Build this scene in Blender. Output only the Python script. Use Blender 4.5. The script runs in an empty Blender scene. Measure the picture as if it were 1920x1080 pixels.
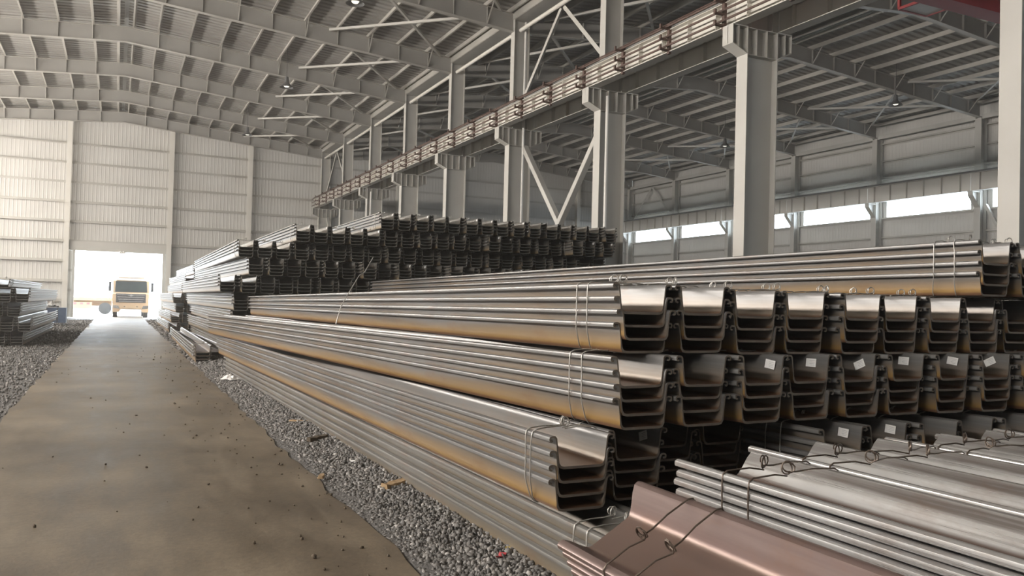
import bpy, math, random
import numpy as np
from mathutils import Matrix, Vector, Euler

random.seed(7)
rng = np.random.default_rng(11)
SC = bpy.context.scene
COL = SC.collection

# ------------------------------------------------------------------ camera
YAW, PIT, ROL = math.radians(25.531), math.radians(1.121), math.radians(1.461)
FPX = 1548.5
fw = Vector((math.sin(YAW) * math.cos(PIT), math.cos(YAW) * math.cos(PIT), math.sin(PIT)))
rt = Vector((math.cos(YAW), -math.sin(YAW), 0))
up = rt.cross(fw)
r2 = rt * math.cos(ROL) + up * math.sin(ROL)
u2 = -rt * math.sin(ROL) + up * math.cos(ROL)
cd = bpy.data.cameras.new('camera')
cd.sensor_width = 36.0
cd.lens = FPX / 1920 * 36.0
cd.clip_start = 0.05
cd.clip_end = 1000
cam = bpy.data.objects.new('camera', cd)
COL.objects.link(cam)
cam.matrix_world = Matrix(((r2.x, u2.x, -fw.x, 0), (r2.y, u2.y, -fw.y, 0), (r2.z, u2.z, -fw.z, 1.70), (0, 0, 0, 1)))
SC.camera = cam

# ------------------------------------------------------------------ world, light, exposure
SC.view_settings.view_transform = 'Standard'
SC.view_settings.look = 'None'
SC.view_settings.gamma = 1.0
SC.view_settings.use_curve_mapping = False
SC.view_settings.exposure = 0.1
WORLD_COL, WORLD_STR = (0.84, 0.93, 1.0), 14.0
SUNNY_COL = (1.0, 0.895, 0.785)
W = bpy.data.worlds.new('overcast_sky')
SC.world = W
W.use_nodes = True
bg = W.node_tree.nodes['Background']
bg.inputs['Color'].default_value = (*WORLD_COL, 1)
bg.inputs['Strength'].default_value = WORLD_STR

def daylight(loc, rot, sx, sy, strength, portal=False, col=None):
    """daylight coming in through one real opening of the hall"""
    l = bpy.data.lights.new('window_daylight', 'AREA')
    l.shape = 'RECTANGLE'
    l.size, l.size_y = sx, sy
    l.color = col or WORLD_COL
    l.cycles.is_portal = portal
    l.energy = strength * sx * sy
    o = bpy.data.objects.new('window_daylight', l)
    o.location = loc
    o.rotation_euler = rot
    COL.objects.link(o)
    return o

# hall frame positions
YW = 65.34
BAY = 7.0
NF = 13
FY = [YW - BAY * k for k in range(NF)]          # frame lines, from the gable wall towards the camera and behind it
XL, XC, XR = -14.6, 14.6, 43.75                   # left wall cladding, column line, right wall cladding
WIN_Z0, WIN_Z1 = 7.62, 8.93
LEFT_WIN_W = 182.0
for k in range(NF - 1):
    yc = FY[k + 1] + 3.65
    if k < 10: daylight((XL + 0.05, yc, (WIN_Z0 + WIN_Z1) / 2), (0, math.radians(-90), 0), WIN_Z1 - WIN_Z0, 5.8, LEFT_WIN_W, col=SUNNY_COL)
    daylight((XR - 0.02, yc, (WIN_Z0 + WIN_Z1) / 2), (0, math.radians(90), 0), WIN_Z1 - WIN_Z0, 5.8, 1, True)
daylight((0.09, YW + 0.5, 2.35), (math.radians(-90), 0, 0), 5.7, 4.7, 1, True)

# ------------------------------------------------------------------ materials
def nt(name):
    m = bpy.data.materials.new(name)
    m.use_nodes = True
    n = m.node_tree
    n.nodes.clear()
    out = n.nodes.new('ShaderNodeOutputMaterial')
    b = n.nodes.new('ShaderNodeBsdfPrincipled')
    n.links.new(b.outputs[0], out.inputs[0])
    return m, n, b

def ramp(n, stops):
    r = n.nodes.new('ShaderNodeValToRGB')
    e = r.color_ramp.elements
    while len(e) < len(stops):
        e.new(0.5)
    for el, (p, c) in zip(e, stops):
        el.position = p
        el.color = (*c, 1) if len(c) == 3 else c
    return r

def noise(n, scale, detail=4, rough=0.55, mapping=None, coord='Object'):
    tc = n.nodes.new('ShaderNodeTexCoord')
    mp = n.nodes.new('ShaderNodeMapping')
    if mapping:
        mp.inputs['Scale'].default_value = mapping
    n.links.new(tc.outputs[coord], mp.inputs['Vector'])
    t = n.nodes.new('ShaderNodeTexNoise')
    t.inputs['Scale'].default_value = scale
    t.inputs['Detail'].default_value = detail
    t.inputs['Roughness'].default_value = rough
    n.links.new(mp.outputs[0], t.inputs['Vector'])
    return t

def mixc(n, a, b, fac, mode='MIX'):
    m = n.nodes.new('ShaderNodeMix')
    m.data_type = 'RGBA'
    m.blend_type = mode
    for sock, v in ((m.inputs[0], fac), (m.inputs[6], a), (m.inputs[7], b)):
        if isinstance(v, (int, float)):
            sock.default_value = v
        elif isinstance(v, tuple):
            sock.default_value = (*v, 1)
        else:
            n.links.new(v, sock)
    return m.outputs[2]

def bump(n, b, src, strength, dist=0.01):
    k = n.nodes.new('ShaderNodeBump')
    k.inputs['Strength'].default_value = strength
    k.inputs['Distance'].default_value = dist
    n.links.new(src, k.inputs['Height'])
    n.links.new(k.outputs[0], b.inputs['Normal'])

def paint(name, c1, c2, rough=0.5, scale=0.8, metal=0.0):
    m, n, b = nt(name)
    t = noise(n, scale, 5)
    r = ramp(n, [(0.3, c1), (0.7, c2)])
    n.links.new(t.outputs['Fac'], r.inputs[0])
    n.links.new(r.outputs[0], b.inputs['Base Color'])
    b.inputs['Roughness'].default_value = rough
    b.inputs['Metallic'].default_value = metal
    return m

def pile_steel(name, grey1, grey2, low, web, rough=0.36, metal=0.65, orange=1.0, zhi=0.20, streak=(14, 0.35, 14), lo=0.25, hi=0.75, zlo=0.04):
    m, n, b = nt(name)
    st = noise(n, 1.0, 6, 0.6, streak)
    base = ramp(n, [(lo, grey1), (hi, grey2)])
    n.links.new(st.outputs['Fac'], base.inputs[0])
    # rust bloom low on the flanges, brown in the trough
    tc = n.nodes.new('ShaderNodeTexCoord')
    sp = n.nodes.new('ShaderNodeSeparateXYZ')
    n.links.new(tc.outputs['Object'], sp.inputs[0])
    blot = noise(n, 1.0, 4, 0.5, (3, 0.5, 9))
    ad = n.nodes.new('ShaderNodeMath'); ad.operation = 'MULTIPLY_ADD'
    n.links.new(blot.outputs['Fac'], ad.inputs[0]); ad.inputs[1].default_value = 0.10
    n.links.new(sp.outputs['Z'], ad.inputs[2])
    zr = n.nodes.new('ShaderNodeMapRange')
    n.links.new(ad.outputs[0], zr.inputs[0])
    zr.inputs[1].default_value = zlo; zr.inputs[2].default_value = zhi
    zr.inputs[3].default_value = 1.0; zr.inputs[4].default_value = 0.0
    mu = n.nodes.new('ShaderNodeMath'); mu.operation = 'MULTIPLY'
    # the bloom sits on the outer faces, far less of it inside the trough
    sn = n.nodes.new('ShaderNodeSeparateXYZ')
    n.links.new(tc.outputs['Normal'], sn.inputs[0])
    ou = n.nodes.new('ShaderNodeMath'); ou.operation = 'MULTIPLY'
    n.links.new(sp.outputs['X'], ou.inputs[0]); n.links.new(sn.outputs['X'], ou.inputs[1])
    om = n.nodes.new('ShaderNodeMapRange')
    n.links.new(ou.outputs[0], om.inputs[0])
    om.inputs[1].default_value = -0.02; om.inputs[2].default_value = 0.02
    om.inputs[3].default_value = 0.30 * orange; om.inputs[4].default_value = orange
    n.links.new(zr.outputs[0], mu.inputs[0]); n.links.new(om.outputs[0], mu.inputs[1])
    c = mixc(n, base.outputs[0], low, mu.outputs[0])
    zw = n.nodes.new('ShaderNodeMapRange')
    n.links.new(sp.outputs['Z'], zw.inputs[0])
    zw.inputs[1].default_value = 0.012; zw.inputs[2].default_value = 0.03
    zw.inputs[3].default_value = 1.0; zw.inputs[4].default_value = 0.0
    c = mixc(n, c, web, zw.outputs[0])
    rs = noise(n, 6.0, 6, 0.7, (1, 0.4, 1))
    rr = ramp(n, [(0.52, (0, 0, 0)), (0.72, (1, 1, 1))])
    n.links.new(rs.outputs['Fac'], rr.inputs[0])
    rf = n.nodes.new('ShaderNodeMath'); rf.operation = 'MULTIPLY'
    n.links.new(rr.outputs[0], rf.inputs[0]); rf.inputs[1].default_value = 0.35
    c = mixc(n, c, (0.20, 0.10, 0.05), rf.outputs[0])
    n.links.new(c, b.inputs['Base Color'])
    b.inputs['Metallic'].default_value = metal
    ro = n.nodes.new('ShaderNodeMapRange')
    n.links.new(st.outputs['Fac'], ro.inputs[0])
    ro.inputs[3].default_value = rough - 0.06; ro.inputs[4].default_value = rough + 0.10
    n.links.new(ro.outputs[0], b.inputs['Roughness'])
    bump(n, b, rs.outputs['Fac'], 0.12, 0.003)
    return m

M = {}
M['steel'] = pile_steel('mill_scale_steel', (0.115, 0.113, 0.112), (0.26, 0.256, 0.252), (0.35, 0.218, 0.083), (0.19, 0.105, 0.06), rough=0.33, metal=0.36, zhi=0.195, zlo=0.075)
M['steel2'] = pile_steel('bluish_mill_scale', (0.20, 0.18, 0.17), (0.62, 0.62, 0.615), (0.22, 0.165, 0.145), (0.15, 0.105, 0.088), rough=0.25, metal=0.55, zhi=0.085, streak=(16, 0.3, 16), lo=0.36, hi=0.62)
M['steel_red'] = pile_steel('red_brown_mill_scale', (0.15, 0.105, 0.095), (0.24, 0.18, 0.165), (0.17, 0.065, 0.052), (0.17, 0.118, 0.098), rough=0.31, metal=0.4, zhi=0.12)
M['steel_dark'] = pile_steel('dark_mill_scale', (0.14, 0.136, 0.128), (0.28, 0.272, 0.257), (0.32, 0.23, 0.12), (0.028, 0.027, 0.024), rough=0.34, metal=0.4)  # own dark scale; near-black web also paints in shade inside the troughs
M['cut'] = paint('saw_cut_steel', (0.15, 0.125, 0.10), (0.22, 0.185, 0.15), 0.6, 8, 0.3)
M['cut_dark'] = paint('dark_cut_steel', (0.10, 0.10, 0.09), (0.15, 0.148, 0.135), 0.6, 8, 0.3)  # darker version of the cut-steel colour for the dark bundles
M['wire'] = paint('black_annealed_wire', (0.10, 0.075, 0.06), (0.20, 0.16, 0.13), 0.45, 9, 0.6)
M['wire2'] = paint('bright_annealed_wire', (0.36, 0.35, 0.33), (0.52, 0.50, 0.47), 0.4, 9, 0.5)
M['frame'] = paint('grey_frame_paint', (0.46, 0.445, 0.41), (0.54, 0.525, 0.485), 0.5, 0.6)
M['rafter'] = paint('rafter_paint', (0.27, 0.26, 0.238), (0.33, 0.32, 0.295), 0.5, 0.6)
M['purlin'] = paint('galvanised_purlin', (0.40, 0.385, 0.35), (0.50, 0.48, 0.44), 0.45, 1.0, 0.2)
M['roof'] = paint('roof_sheet', (0.30, 0.29, 0.27), (0.38, 0.37, 0.345), 0.40, 0.5, 0.3)
M['clad'] = paint('wall_sheet', (0.54, 0.525, 0.49), (0.61, 0.595, 0.56), 0.55, 0.35)
M['girder'] = paint('crane_girder_paint', (0.60, 0.575, 0.52), (0.68, 0.655, 0.60), 0.5, 0.7)
M['girder_dark'] = paint('bare_girder', (0.22, 0.215, 0.21), (0.28, 0.275, 0.265), 0.55, 0.7)
M['busbar'] = paint('red_lead_bracket', (0.075, 0.045, 0.035), (0.12, 0.07, 0.055), 0.6, 3)
M['crane_red'] = paint('red_crane_paint', (0.42, 0.05, 0.05), (0.50, 0.07, 0.07), 0.45, 1)
M['black'] = paint('black_rubber', (0.02, 0.02, 0.02), (0.035, 0.035, 0.035), 0.7, 3)
M['dark'] = paint('dark_paint', (0.05, 0.05, 0.055), (0.08, 0.08, 0.085), 0.5, 3)
M['paper'] = paint('paper_tag', (0.78, 0.78, 0.77), (0.84, 0.84, 0.83), 0.7, 5)
M['print'] = paint('grey_print', (0.45, 0.45, 0.46), (0.55, 0.55, 0.56), 0.7, 5)
M['wood'] = paint('weathered_wood', (0.30, 0.20, 0.11), (0.48, 0.34, 0.19), 0.75, 6)
M['plastic'] = paint('white_plastic_film', (0.78, 0.77, 0.76), (0.86, 0.85, 0.84), 0.35, 4)
M['yellow'] = paint('yellow_scrap', (0.55, 0.42, 0.08), (0.62, 0.50, 0.12), 0.6, 5)
M['redscrap'] = paint('red_scrap', (0.45, 0.06, 0.07), (0.55, 0.09, 0.10), 0.5, 5)
M['blue'] = paint('dark_blue_crate', (0.06, 0.09, 0.15), (0.09, 0.13, 0.20), 0.5, 3)
M['truck'] = paint('orange_truck_paint', (0.50, 0.36, 0.235), (0.56, 0.41, 0.27), 0.3, 0.5)
M['truck_w'] = paint('white_truck_panel', (0.70, 0.68, 0.64), (0.76, 0.74, 0.70), 0.35, 0.5)
M['trailer'] = paint('faded_trailer_paint', (0.24, 0.155, 0.09), (0.32, 0.21, 0.13), 0.5, 0.8)
M['chrome'] = paint('chrome', (0.70, 0.70, 0.70), (0.78, 0.78, 0.78), 0.2, 2, 0.9)
M['glass'] = paint('windscreen_glass', (0.04, 0.05, 0.05), (0.06, 0.07, 0.07), 0.06, 1)
M['lamp'] = paint('lamp_housing', (0.10, 0.10, 0.10), (0.14, 0.14, 0.14), 0.5, 3)

def lit(name, col, strength):
    m, n, b = nt(name)
    b.inputs['Base Color'].default_value = (*col, 1)
    b.inputs['Emission Color'].default_value = (*col, 1)
    b.inputs['Emission Strength'].default_value = strength
    t = noise(n, 4)
    r = ramp(n, [(0.2, tuple(0.94 * x for x in col)), (0.8, col)])
    n.links.new(t.outputs['Fac'], r.inputs[0]); n.links.new(r.outputs[0], b.inputs['Base Color'])
    return m
M['lens'] = lit('lamp_lens', (1.0, 0.93, 0.8), 1.2)

def m_glazing():
    m = bpy.data.materials.new('clear_glazing'); m.use_nodes = True
    n = m.node_tree; n.nodes.clear()
    o = n.nodes.new('ShaderNodeOutputMaterial')
    t = n.nodes.new('ShaderNodeBsdfTransparent'); g = n.nodes.new('ShaderNodeBsdfGlossy')
    x = n.nodes.new('ShaderNodeMixShader')
    g.inputs['Roughness'].default_value = 0.05
    t.inputs[0].default_value = (0.93, 0.95, 0.97, 1)
    x.inputs[0].default_value = 0.06
    n.links.new(t.outputs[0], x.inputs[1]); n.links.new(g.outputs[0], x.inputs[2]); n.links.new(x.outputs[0], o.inputs[0])
    return m
M['glazing'] = m_glazing()

def m_road():
    m, n, b = nt('dusty_concrete')
    a = noise(n, 0.55, 7, 0.6)
    r = ramp(n, [(0.28, (0.12, 0.096, 0.068)), (0.5, (0.205, 0.167, 0.12)), (0.75, (0.30, 0.25, 0.185))])
    n.links.new(a.outputs['Fac'], r.inputs[0])
    s = noise(n, 1.0, 6, 0.62, (3.5, 0.9, 1))
    sr = ramp(n, [(0.42, (0.62, 0.60, 0.57)), (0.62, (1, 1, 1))])
    n.links.new(s.outputs['Fac'], sr.inputs[0])
    c = mixc(n, r.outputs[0], sr.outputs[0], 0.75, 'MULTIPLY')
    f = noise(n, 22, 5, 0.7)
    fr = ramp(n, [(0.35, (0.7, 0.68, 0.65)), (0.65, (1.08, 1.07, 1.05))])
    n.links.new(f.outputs['Fac'], fr.inputs[0])
    c = mixc(n, c, fr.outputs[0], 0.6, 'MULTIPLY')
    big = noise(n, 0.16, 3, 0.5)
    big.inputs['Vector'].links[0].from_node.inputs['Location'].default_value = (3.1, 2.0, 0)
    br = ramp(n, [(0.35, (0.74, 0.73, 0.72)), (0.65, (1.1, 1.09, 1.07))])
    n.links.new(big.outputs['Fac'], br.inputs[0])
    c = mixc(n, c, br.outputs[0], 1.0, 'MULTIPLY')
    n.links.new(c, b.inputs['Base Color'])
    rr = ramp(n, [(0.3, (0.44,) * 3), (0.7, (0.60,) * 3)])
    n.links.new(s.outputs['Fac'], rr.inputs[0]); n.links.new(rr.outputs[0], b.inputs['Roughness'])
    bump(n, b, f.outputs['Fac'], 0.25, 0.01)
    return m
M['road'] = m_road()

def m_gravel(name, stone):
    m, n, b = nt(name)
    if stone:
        tc = n.nodes.new('ShaderNodeNewGeometry')
        w = n.nodes.new('ShaderNodeTexWhiteNoise'); w.noise_dimensions = '1D'
        n.links.new(tc.outputs['Random Per Island'], w.inputs['W'])
        r = ramp(n, [(0.0, (0.07, 0.067, 0.064)), (0.55, (0.15, 0.144, 0.138)), (0.9, (0.24, 0.23, 0.22)), (1.0, (0.42, 0.40, 0.38))])
        n.links.new(w.outputs['Value'], r.inputs[0])
        n.links.new(r.outputs[0], b.inputs['Base Color'])
    else:
        a = noise(n, 28, 6, 0.7)
        r = ramp(n, [(0.3, (0.08, 0.077, 0.073)), (0.55, (0.14, 0.135, 0.13)), (0.75, (0.22, 0.21, 0.20))])
        n.links.new(a.outputs['Fac'], r.inputs[0])
        n.links.new(r.outputs[0], b.inputs['Base Color'])
        bump(n, b, a.outputs['Fac'], 0.9, 0.03)
    b.inputs['Roughness'].default_value = 0.7
    return m
M['gravel'] = m_gravel('crushed_stone_bed', False)
M['stone'] = m_gravel('crushed_stone', True)
M['outside'] = paint('pale_yard_concrete', (0.50, 0.48, 0.45), (0.58, 0.56, 0.52), 0.8, 0.4)
M['clod'] = paint('dirt_clod', (0.06, 0.045, 0.03), (0.13, 0.10, 0.07), 0.9, 9)

# ------------------------------------------------------------------ mesh helpers
class MB:
    def __init__(s):
        s.v, s.f, s.m = [], [], []
    def add(s, vs, fs, mi=0):
        o = len(s.v)
        s.v += [tuple(p) for p in vs]
        s.f += [tuple(i + o for i in q) for q in fs]
        s.m += [mi] * len(fs)
        return s
    def box(s, x0, x1, y0, y1, z0, z1, mi=0):
        vs = [(x, y, z) for x in (x0, x1) for y in (y0, y1) for z in (z0, z1)]
        return s.add(vs, [(0, 1, 3, 2), (4, 6, 7, 5), (0, 4, 5, 1), (2, 3, 7, 6), (0, 2, 6, 4), (1, 5, 7, 3)], mi)
    def bar(s, a, b, w, h, upv=(0, 0, 1), mi=0):
        """rectangular bar from a to b, w across, h along upv"""
        a, b = Vector(a), Vector(b)
        d = (b - a).normalized()
        u = Vector(upv)
        sd = d.cross(u)
        if sd.length < 1e-4:
            sd = d.cross(Vector((1, 0, 0)))
        sd.normalize()
        u = sd.cross(d)
        vs = []
        for p in (a, b):
            for sx, sz in ((-1, -1), (1, -1), (1, 1), (-1, 1)):
                vs.append(p + sd * sx * w / 2 + u * sz * h / 2)
        return s.add(vs, [(3, 2, 1, 0), (4, 5, 6, 7), (0, 1, 5, 4), (1, 2, 6, 5), (2, 3, 7, 6), (3, 0, 4, 7)], mi)
    def angle(s, a, b, w, t, upv=(0, 0, 1), mi=0):
        """L section"""
        a, b = Vector(a), Vector(b)
        d = (b - a).normalized(); u = Vector(upv); sd = d.cross(u).normalized(); u = sd.cross(d)
        s.bar(a, b, w, t, upv, mi)
        return s.bar(a + sd * (w / 2) + u * (w / 2), b + sd * (w / 2) + u * (w / 2), t, w, upv, mi)
    def tube(s, pts, r, n=6, mi=0, closed=False):
        pts = [Vector(p) for p in pts]
        N = len(pts)
        vs = []
        prev = None
        for i, p in enumerate(pts):
            if closed:
                d = pts[(i + 1) % N] - pts[i - 1]
            else:
                d = pts[min(i + 1, N - 1)] - pts[max(i - 1, 0)]
            d.normalize()
            if prev is None:
                ref = Vector((0, 0, 1)) if abs(d.z) < 0.9 else Vector((1, 0, 0))
                a = d.cross(ref).normalized()
            else:
                a = (prev - d * prev.dot(d)).normalized()
            prev = a
            c = d.cross(a)
            for k in range(n):
                t = 2 * math.pi * k / n
                vs.append(p + (a * math.cos(t) + c * math.sin(t)) * r)
        fs = []
        for i in range(N if closed else N - 1):
            j = (i + 1) % N
            for k in range(n):
                fs.append((i * n + k, i * n + (k + 1) % n, j * n + (k + 1) % n, j * n + k))
        if not closed:
            fs.append(tuple(range(n))[::-1])
            fs.append(tuple((N - 1) * n + k for k in range(n)))
        return s.add(vs, fs, mi)
    def prism(s, poly, axis, a, b, mi=0, cap_mi=None):
        """extrude a closed 2D polygon; axis 'y': poly=(x,z); axis 'x': poly=(y,z); axis 'z': poly=(x,y)"""
        n = len(poly)
        def pt(p, t):
            return (p[0], t, p[1]) if axis == 'y' else (t, p[0], p[1]) if axis == 'x' else (p[0], p[1], t)
        vs = [pt(p, a) for p in poly] + [pt(p, b) for p in poly]
        s.add(vs, [(i, (i + 1) % n, n + (i + 1) % n, n + i) for i in range(n)], mi)
        cm = mi if cap_mi is None else cap_mi
        o = len(s.v) - 2 * n
        s.f += [tuple(o + i for i in range(n))[::-1], tuple(o + n + i for i in range(n))]
        s.m += [cm, cm]
        return s
    def lathe(s, prof, n=16, mi=0, centre=(0, 0, 0)):
        vs, fs = [], []
        for r, z in prof:
            for k in range(n):
                t = 2 * math.pi * k / n
                vs.append((centre[0] + r * math.cos(t), centre[1] + r * math.sin(t), centre[2] + z))
        for i in range(len(prof) - 1):
            for k in range(n):
                fs.append((i * n + k, i * n + (k + 1) % n, (i + 1) * n + (k + 1) % n, (i + 1) * n + k))
        fs.append(tuple(range(n))[::-1]); fs.append(tuple((len(prof) - 1) * n + k for k in range(n)))
        return s.add(vs, fs, mi)
    def mesh(s, name, mats, smooth=None, fix=True):
        me = bpy.data.meshes.new(name)
        me.from_pydata(s.v, [], s.f)
        for m in mats:
            me.materials.append(M[m] if isinstance(m, str) else m)
        if any(s.m):
            me.polygons.foreach_set('material_index', s.m)
        if fix:
            import bmesh
            bm = bmesh.new(); bm.from_mesh(me)
            bmesh.ops.recalc_face_normals(bm, faces=bm.faces)
            bm.to_mesh(me); bm.free()
        if smooth is not None:
            me.polygons.foreach_set('use_smooth', [True] * len(me.polygons))
            me.set_sharp_from_angle(angle=math.radians(smooth))
        me.update()
        return me
    def build(s, name, mats, parent=None, smooth=None, loc=None):
        return link(name, s.mesh(name, mats if isinstance(mats, (list, tuple)) else [mats], smooth), parent, loc)

def link(name, me, parent=None, loc=None, rot=None):
    o = bpy.data.objects.new(name, me)
    COL.objects.link(o)
    if parent is not None:
        o.parent = parent
    if loc is not None:
        o.location = loc
    if rot is not None:
        o.rotation_euler = rot
    return o

def empty(name, loc=(0, 0, 0), rot=(0, 0, 0)):
    o = link(name, None, None, loc, rot)
    o.empty_display_size = 0.2
    return o

def tag(o, label, cat=None, group=None, kind=None):
    o['label'] = label
    if cat: o['category'] = cat
    if group: o['group'] = group
    if kind: o['kind'] = kind
    return o

ORD = ['first', 'second', 'third', 'fourth', 'fifth', 'sixth', 'seventh', 'eighth', 'ninth', 'tenth', 'eleventh', 'twelfth',
       'thirteenth', 'fourteenth', 'fifteenth', 'sixteenth', 'seventeenth', 'eighteenth', 'nineteenth', 'twentieth', 'twenty-first',
       'twenty-second', 'twenty-third', 'twenty-fourth', 'twenty-fifth', 'twenty-sixth', 'twenty-seventh', 'twenty-eighth']

# ------------------------------------------------------------------ ground
def ground():
    g = MB()
    nx, ny = 60, 110
    xs = np.linspace(XL, XR, nx); ys = np.linspace(FY[-1], YW + 0.3, ny)
    vs = [(x, y, gz(x, y) - 0.015) for y in ys for x in xs]
    fs = [(j * nx + i, j * nx + i + 1, (j + 1) * nx + i + 1, (j + 1) * nx + i) for j in range(ny - 1) for i in range(nx - 1)]
    g.add(vs, fs)
    o = g.build('floor', 'gravel', smooth=60)
    tag(o, 'dark crushed stone floor of the storage hall', 'floor', kind='structure')

RX0, RX1 = -1.33, 1.76
def gz(x, y):
    """height of the crushed stone bed"""
    if x > RX1:
        t = min(1.0, (x - RX1) / 0.7)
        b = -0.03 + 0.09 * t if y < 24 else -0.03
        return b
    return -0.03
ground()

def road():
    ys = np.arange(FY[-1], YW + 6.0, 0.12)
    n1 = rng.normal(0, 1, len(ys)); n2 = rng.normal(0, 1, len(ys))
    k = np.exp(-np.linspace(-2, 2, 9) ** 2); k /= k.sum()
    e1 = np.convolve(n1, k, 'same') * 0.045; e2 = np.convolve(n2, k, 'same') * 0.045
    g = MB()
    cols = [RX0, RX0 * 0.5, 0.2, 1.0, RX1]
    nv = len(cols) + 2
    vs = []
    for y, a, b in zip(ys, e1, e2):
        row = [(RX0 + a - 0.03, y, -0.12)] + [((c + a) if c == RX0 else (c + b) if c == RX1 else c, y, 0.0) for c in cols] + [(RX1 + b + 0.03, y, -0.12)]
        vs += row
    fs = [(j * nv + i, j * nv + i + 1, (j + 1) * nv + i + 1, (j + 1) * nv + i) for j in range(len(ys) - 1) for i in range(nv - 1)]
    g.add(vs, fs)
    o = g.build('road', 'road', smooth=40)
    tag(o, 'dusty brown concrete road running to the loading door', 'road', kind='structure')
road()

def yard():
    g = MB()
    g.box(-90, 120, YW + 0.3, 240, -0.3, -0.05)
    o = g.build('ground', 'outside')
    tag(o, 'pale sunlit yard outside the loading door', 'yard', kind='structure')
yard()

ICO_V, ICO_F = None, None
def ico():
    global ICO_V, ICO_F
    t = (1 + 5 ** 0.5) / 2
    v = np.array([(-1, t, 0), (1, t, 0), (-1, -t, 0), (1, -t, 0), (0, -1, t), (0, 1, t), (0, -1, -t), (0, 1, -t), (t, 0, -1), (t, 0, 1), (-t, 0, -1), (-t, 0, 1)], float)
    ICO_V = v / np.linalg.norm(v[0])
    ICO_F = np.array([(0, 11, 5), (0, 5, 1), (0, 1, 7), (0, 7, 10), (0, 10, 11), (1, 5, 9), (5, 11, 4), (11, 10, 2), (10, 7, 6), (7, 1, 8), (3, 9, 4), (3, 4, 2), (3, 2, 6), (3, 6, 8), (3, 8, 9), (4, 9, 5), (2, 4, 11), (6, 2, 10), (8, 6, 7), (9, 8, 1)])
ico()

def stones(name, P, R, mat, label, cat):
    """P: n x 3 centres, R: n radii -> one object of lumpy stones"""
    n = len(P)
    V = ICO_V[None] * (1 + rng.normal(0, 0.22, (n, 12, 1)))
    V = V * rng.uniform(0.6, 1.25, (n, 1, 3)) * R[:, None, None] + P[:, None, :]
    Fc = (ICO_F[None] + (np.arange(n) * 12)[:, None, None]).reshape(-1, 3)
    me = bpy.data.meshes.new(name)
    me.vertices.add(n * 12); me.vertices.foreach_set('co', V.reshape(-1))
    me.loops.add(len(Fc) * 3); me.loops.foreach_set('vertex_index', Fc.reshape(-1).astype(np.int32))
    me.polygons.add(len(Fc)); me.polygons.foreach_set('loop_start', np.arange(0, len(Fc) * 3, 3, dtype=np.int32))
    me.polygons.foreach_set('loop_total', np.full(len(Fc), 3, dtype=np.int32))
    me.materials.append(M[mat]); me.update(); me.validate()
    o = link(name, me)
    return tag(o, label, cat, kind='stuff')

def scatter_gravel():
    P, R = [], []
    def strip(n, x0, x1, y0, y1, r0, r1, p=1.6):
        y = y0 + (y1 - y0) * rng.random(n) ** p
        x = x0 + (x1 - x0) * rng.random(n)
        r = r0 + (r1 - r0) * rng.random(n) ** 2.2
        r = r * (1 + 0.03 * np.maximum(0, y - 8))
        z = np.array([gz(a, b) for a, b in zip(x, y)])
        P.append(np.stack([x, y, z + r * 0.1], 1)); R.append(r)
    strip(46000, RX1 - 0.06, 2.75, 2.6, 24, 0.008, 0.024, 1.7)
    strip(1200, RX1 - 0.22, RX1 + 0.02, 2.6, 24, 0.008, 0.018, 1.4)
    strip(3500, RX1, 3.2, 22, 60, 0.02, 0.045, 1.3)
    strip(24000, -6.5, RX0 + 0.05, 8, 60, 0.009, 0.024, 1.8)
    stones('gravel', np.concatenate(P), np.concatenate(R), 'stone', 'loose grey crushed stone along both sides of the road', 'gravel')
    n = 260
    y = 3 + 26 * rng.random(n) ** 1.7
    x = np.where(rng.random(n) < 0.7, RX1 - np.abs(rng.normal(0, 0.55, n)), rng.uniform(RX0, RX1, n))
    x = np.clip(x, RX0 + 0.05, RX1 - 0.03)
    r = rng.uniform(0.005, 0.017, n)
    stones('dirt', np.stack([x, y, r * 0.4], 1), r, 'clod', 'small dark dirt clods strewn over the road', 'dirt')
scatter_gravel()

# ------------------------------------------------------------------ shell: cladding, girts, windows, door
def corr_panel(w, h, pitch=0.25, d=0.008):
    """ribbed sheet, w along local x, h up local z, ribs vertical, facing -y"""
    g = MB()
    n = max(1, round(w / pitch)); p = w / n
    xs, ds = [], []
    for i in range(n):
        for f, q in ((0.0, 0), (0.62, 0), (0.72, 1), (0.90, 1)):
            xs.append((i + f) * p); ds.append(q * d)
    xs.append(w); ds.append(0)
    m = len(xs)
    vs = [(x, -q, 0) for x, q in zip(xs, ds)] + [(x, -q, h) for x, q in zip(xs, ds)]
    g.add(vs, [(i, i + 1, m + i + 1, m + i) for i in range(m - 1)])
    return g.mesh('cladding_panel', ['clad'], fix=False)
PANELS = {}
def panel(parent, origin, rotz, w, h):
    k = (round(w, 2), round(h, 2))
    if k not in PANELS:
        PANELS[k] = corr_panel(w, h)
    return link('cladding_panel', PANELS[k], parent, origin, (0, 0, rotz))

GIRT_Z = [1.18, 2.55, 3.98, 5.37, 6.75, 8.12, 9.50, 10.86, 12.21]
def ridge_z(x):
    """underside of the rafters"""
    c = 0.0 if x < XC else 29.1
    return 13.99 - abs(x - c) * (13.99 - 12.78) / 14.4

def girt(parent, a, b, name='girt'):
    g = MB()
    a, b = Vector(a), Vector(b)
    d = (b - a).normalized(); inward = Vector((0, -1, 0)) if abs(d.x) > 0.5 else Vector((-1, 0, 0)) if a.x > 0 else Vector((1, 0, 0))
    g.bar(a, b, 0.22, 0.012)                                            # shelf
    g.bar(a + inward * 0.11 - Vector((0, 0, 0.045)), b + inward * 0.11 - Vector((0, 0, 0.045)), 0.012, 0.10)
    g.bar(a - inward * 0.11 + Vector((0, 0, 0.045)), b - inward * 0.11 + Vector((0, 0, 0.045)), 0.012, 0.09)
    return g.build(name, 'purlin', parent)

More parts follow.
